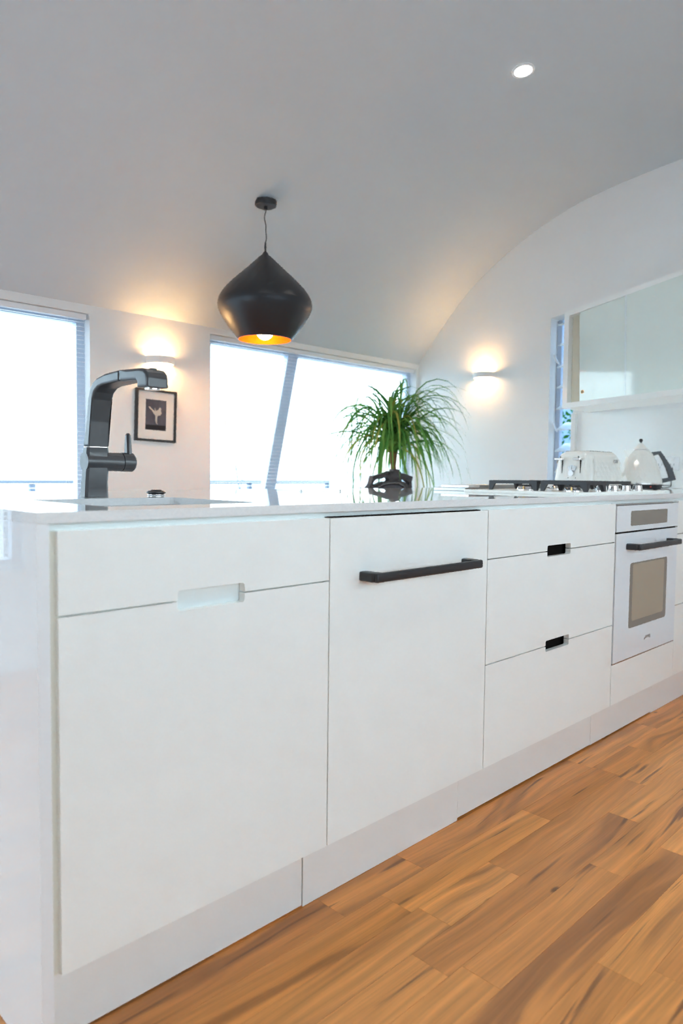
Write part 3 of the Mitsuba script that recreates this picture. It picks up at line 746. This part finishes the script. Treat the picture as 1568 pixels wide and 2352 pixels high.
fig = Polygon(F_([(597, 450), (612, 455), (655, 495), (690, 512), (735, 480), (742, 455), (755, 450), (765, 468), (760, 490), (772, 525), (757, 555), (735, 560), (716, 565), (712, 620), (708, 660), (722, 683), (700, 668), (690, 615), (692, 570), (672, 545), (640, 500), (600, 462)])).buffer(.001)
arm = Polygon(F_([(672, 470), (680, 468), (700, 505), (690, 515)]))
obj('print_figure', PI(ext(fig.union(arm), -.0130, -.0124, 'y')), 'm_photofig', pho, smooth=False)

# ------------------------------------------------------------------ ponytail palm
t = thing('ponytail_palm', 'potted palm with drooping strap leaves in the corner by the window', 'plant')
BX, BY = 3.15, 2.03
pot = lathe([(0, .001), (.13, .001), (.16, .26), (.17, .30), (.16, .30), (.152, .27), (0, .265)], 40); pot.apply_translation((BX, BY, 0))
obj('pot', pot, 'm_pot', t)
so_ = lathe([(0, .2655), (.149, .2655), (.12, .278), (0, .282)], 30); so_.apply_translation((BX, BY, 0))
obj('soil', so_, 'm_soil', t)
tp = np.array([(0, 0, .27), (.005, 0, .40), (.01, .0, .60), (.012, 0, .80), (-.012, .005, .98), (-.022, .012, 1.10), (-.04, .02, 1.24), (-.035, .03, 1.36)])
tc = CubicSpline(np.linspace(0, 1, len(tp)), tp)
P_ = tc(np.linspace(0, 1, 26))+(BX, BY, 0)
obj('trunk', tube(P_, np.interp(np.linspace(0, 1, 26), [0, .12, .35, .7, 1], [.06, .036, .022, .018, .012]), 14), 'm_bark', t, smooth=True)
br = CubicSpline([0, .5, 1], np.array([(BX-.012, BY+.008, 1.04), (BX+.03, BY+.03, 1.16), (BX+.05, BY+.05, 1.27)]))(np.linspace(0, 1, 8))
obj('branch', tube(br, .014, 10), 'm_bark', t, smooth=True)
def leaf(base, az_, el, L, w, rr, droop):
    n = 11
    d = np.array([math.cos(az_)*math.cos(el), math.sin(az_)*math.cos(el), math.sin(el)])
    pos = [np.array(base, float)]
    for i in range(n-1):
        d = d+np.array([0, 0, -droop*(.35+1.1*i/n)]); d /= np.linalg.norm(d)
        pos.append(pos[-1]+d*L/(n-1))
    pos = np.array(pos)
    pos[:, 0] = np.minimum(pos[:, 0], XB-.03); pos[:, 1] = np.minimum(pos[:, 1], YW-.03)
    side = np.cross([math.cos(az_), math.sin(az_), 0], [0, 0, 1]).astype(float)
    side = side*math.cos(rr)+np.array([0, 0, math.sin(rr)])
    tt = np.linspace(0, 1, n)
    ww = w*np.interp(tt, [0, .1, .45, .85, 1], [.75, 1, .9, .4, .04])/2
    v = np.vstack([pos+side*ww[:, None], pos-side*ww[:, None]])
    f = []
    for i in range(n-1): f += [(i, i+1, n+i+1), (i, n+i+1, n+i)]
    return trimesh.Trimesh(v, f, process=False)
rp = random.Random(21)
heads = [(np.array([BX-.06, BY+.03, 1.31]), 95), (np.array([BX+.05, BY+.02, 1.26]), 100), (np.array([BX-.03, BY+.01, 1.17]), 80)]
for hpos, cnt in heads:
    for i in range(cnt):
        az_ = rp.uniform(0, 2*math.pi); el = math.radians(rp.choice([rp.uniform(5, 40), rp.uniform(30, 65), rp.uniform(50, 80)]))
        L = rp.uniform(.40, .78); w = rp.uniform(.013, .023)
        c = rp.choices([0, 1, 2, 3], [4, 5, 4, 1])[0]
        m = leaf(hpos+np.array([rp.gauss(0, .012), rp.gauss(0, .012), rp.uniform(-.05, .03)]), az_, el, L, w, rp.uniform(-.5, .5), rp.uniform(.24, .52))
        obj('leaf', m, f'm_leaf{c}', t, smooth=True)

# ------------------------------------------------------------------ carved chair at the far side of the island
t = thing('carved_chair', 'dark carved wooden chair with studded upholstered back behind the worktop', 'chair')
YC = 1.75
Q = lambda a: [(2.608+(x-315)*4.068e-4, .976-2.81e-4*(y-320)) for x, y in a]
crest = Polygon(Q([(70, 590), (85, 568), (120, 568), (190, 583), (215, 568), (275, 490), (315, 322), (410, 310), (480, 285), (560, 262), (620, 235), (700, 212), (752, 215), (760, 172), (830, 168), (900, 178), (905, 215), (930, 240), (960, 275), (985, 263), (1070, 285), (1150, 312), (1195, 328), (1205, 380), (1180, 440), (1195, 590), (1240, 760), (1235, 900), (75, 900), (95, 700)]))
holes = [Polygon(Q(h)) for h in ([(315, 490), (340, 520), (420, 490), (520, 445), (640, 430), (670, 400), (650, 370), (570, 345), (520, 375), (400, 390), (340, 430)],
                                 [(640, 245), (678, 245), (668, 300), (640, 300)], [(945, 400), (970, 372), (1000, 390), (1060, 410), (1130, 470), (1100, 525), (1050, 470), (985, 440), (950, 435)])]
pan = Polygon(Q([(300, 900), (330, 640), (400, 545), (520, 478), (640, 456), (760, 447), (880, 458), (980, 510), (1050, 590), (1090, 700), (1110, 900)]))
cp = crest
for h in holes: cp = cp.difference(h)
frame_ = cp.difference(pan.buffer(-.012))
zlo = Q([(0, 900)])[0][1]
up_l, up_r = Q([(75, 900)])[0][0], Q([(1235, 900)])[0][0]
carv = to_man(weld(ext(frame_, YC-.016, YC+.016, 'y')))
cm = from_man(carv.refine_to_length(.012))
vv = cm.vertices.copy(); sgn = np.sign(vv[:, 1]-YC)
vv[:, 1] += sgn*.007*(meshkit.fbm(vv*np.array([95, 0, 95]), 3, 4)-.45)*2
cm = trimesh.Trimesh(vv, cm.faces, process=False)
obj('carved_back', cm, 'm_ebony', t, smooth=35)
Mp = None
pc = np.array(pan.centroid.coords[0])
pol = pan.buffer(-.0125)
obj('back_pad', hull(ext(pol, YC-.012, YC+.012, 'y'), ext(affinity.scale(pol, .8, .8), YC-.024, YC+.02, 'y')), 'm_leather', t, smooth=40)
ring_ = np.array(pan.buffer(-.006).exterior.coords); L_ = Polygon(ring_).exterior
studs = []
for i in range(70):
    q = L_.interpolate(i/70*L_.length)
    if q.y > zlo+.02: studs.append(ball((q.x, YC-.0215, q.y), .0036, 1, (1, .6, 1)))
obj('stud', cat_(studs), 'm_steel', t, smooth=True, kind='stuff')
# rest of the chair: stiles, seat, legs
for x in (up_l+.028, up_r-.028):
    obj('stile', cat_([box(x-.022, x+.022, YC-.018, YC+.018, .44, zlo+.002, .004)]), 'm_ebony', t)
obj('seat_rail', cat_([box(up_l+.006, up_r-.006, YC-.016, YC+.016, .52, .565, .004)]), 'm_ebony', t)
obj('seat', hull(box(up_l-.01, up_r+.01, YC-.47, YC-.02, .40, .44, .01), box(up_l+.02, up_r-.02, YC-.44, YC-.05, .44, .475, .015)), 'm_leather', t)
for x in (up_l+.02, up_r-.02):
    for y in (YC-.44, YC):
        lg = lathe([(0, .0005), (.018, .0005), (.024, .02), (.014, .05), (.020, .12), (.028, .22), (.018, .26), (.026, .30), (.026, .399), (0, .399)], 20)
        lg.apply_translation((x, y, 0)); obj('leg', lg, 'm_ebony', t)

# ------------------------------------------------------------------ outside
obj('balcony_deck', box(XL-1, XB+.2, YW+.13, 4.0, -.16, -.06), 'm_deck', smooth=False, kind='structure')
t = thing('balcony_railing', 'pale metal balcony railing seen through the blinds outside the windows', 'railing')
obj('top_rail', box(XL-1, 4.12, 3.68, 3.72, .893, .921, .006), 'm_rail', t)
for x in np.arange(-4.0, 4.2, .9):
    obj('post', box(x-.018, x+.018, 3.682, 3.718, -.06, .893, .003), 'm_rail', t)
obj('lower_rail', box(XL-1, 4.12, 3.685, 3.715, .10, .13, .004), 'm_rail', t)
# bare branches of a shrub rising outside window 2
t = thing('bare_shrub', 'bare twiggy shrub outside the wide window near the slanted mullion', 'shrub')
rb = random.Random(8)
def twig(p, d, L, r_, depth, out):
    pts = [np.array(p, float)]; d = np.array(d, float)
    for i in range(6):
        d = d+np.array([rb.gauss(0, .12), rb.gauss(0, .05), rb.gauss(.02, .08)]); d /= np.linalg.norm(d)
        pts.append(pts[-1]+d*L/6)
    out.append(tube(pts, np.linspace(r_, r_*.55, 7), 6))
    if depth > 0:
        for i in (2, 4, 6):
            twig(pts[i], d+np.array([rb.uniform(-1, 1), rb.uniform(-.3, .3), rb.uniform(-.1, .5)]), L*.62, r_*.6, depth-1, out)
tw = []
twig((3.35, 3.98, -.06), (-.05, 0, 1), .75, .014, 3, tw)
obj('branches', cat_(tw), 'm_rail', t, smooth=True)
pt_ = lathe([(0, 0), (.13, 0), (.16, .25), (.14, .25), (0, .22)], 24); pt_.apply_translation((3.35, 3.93, -.0595))
g = trimesh.Trimesh([(-150, -150, -3), (150, -150, -3), (150, 150, -3), (-150, 150, -3)], [[0, 1, 2], [0, 2, 3]], process=False)
obj('ground', g, 'm_ground', smooth=False, kind='structure')
# neighbour beyond the louvre window
t = thing('neighbouring_house', 'blue weatherboard house wall glimpsed through the louvre window', 'house')
nb = [box(5.8, 6.1, -1.5, 3.6, -3, 4.2)]
obj('wall', nb[0], 'm_weather', t, smooth=False)
for i in range(16):
    obj('weatherboard', box(5.775, 5.799, -1.5, 3.6, -.2+.24*i, -1.2+.24*i+.225, .004), 'm_weather', t)
obj('roof', ext(Polygon([(-1.7, 4.2), (3.8, 4.2), (3.8, 4.28), (-1.7, 4.28)]), 5.6, 8.0, 'x'), 'm_deck', t, smooth=False)
t = thing('garden_shrub', 'leafy green shrub outside the louvre window', 'shrub')
rs4 = np.random.RandomState(4); lf = []
for i in range(900):
    c = np.array([5.0, 1.95, .95])+rs4.normal(0, 1, 3)*np.array([.16, .16, .5])
    a = rs4.normal(0, 1, 3); a /= np.linalg.norm(a); b = np.cross(a, rs4.normal(0, 1, 3)); b /= np.linalg.norm(b)
    L = rs4.uniform(.04, .08)
    lf.append(trimesh.Trimesh([c, c+a*L*.5+b*L*.25, c+a*L, c+a*L*.5-b*L*.25], [[0, 1, 2], [0, 2, 3]], process=False))
obj('foliage', cat_(lf), 'm_shrub', t, smooth=False, kind='stuff')
obj('stem', cat_([tube([(5.0, 1.95, -3), (4.98, 1.97, -1), (5.0, 1.95, .6)], [.05, .04, .02], 8)]), 'm_bark', t, smooth=True)
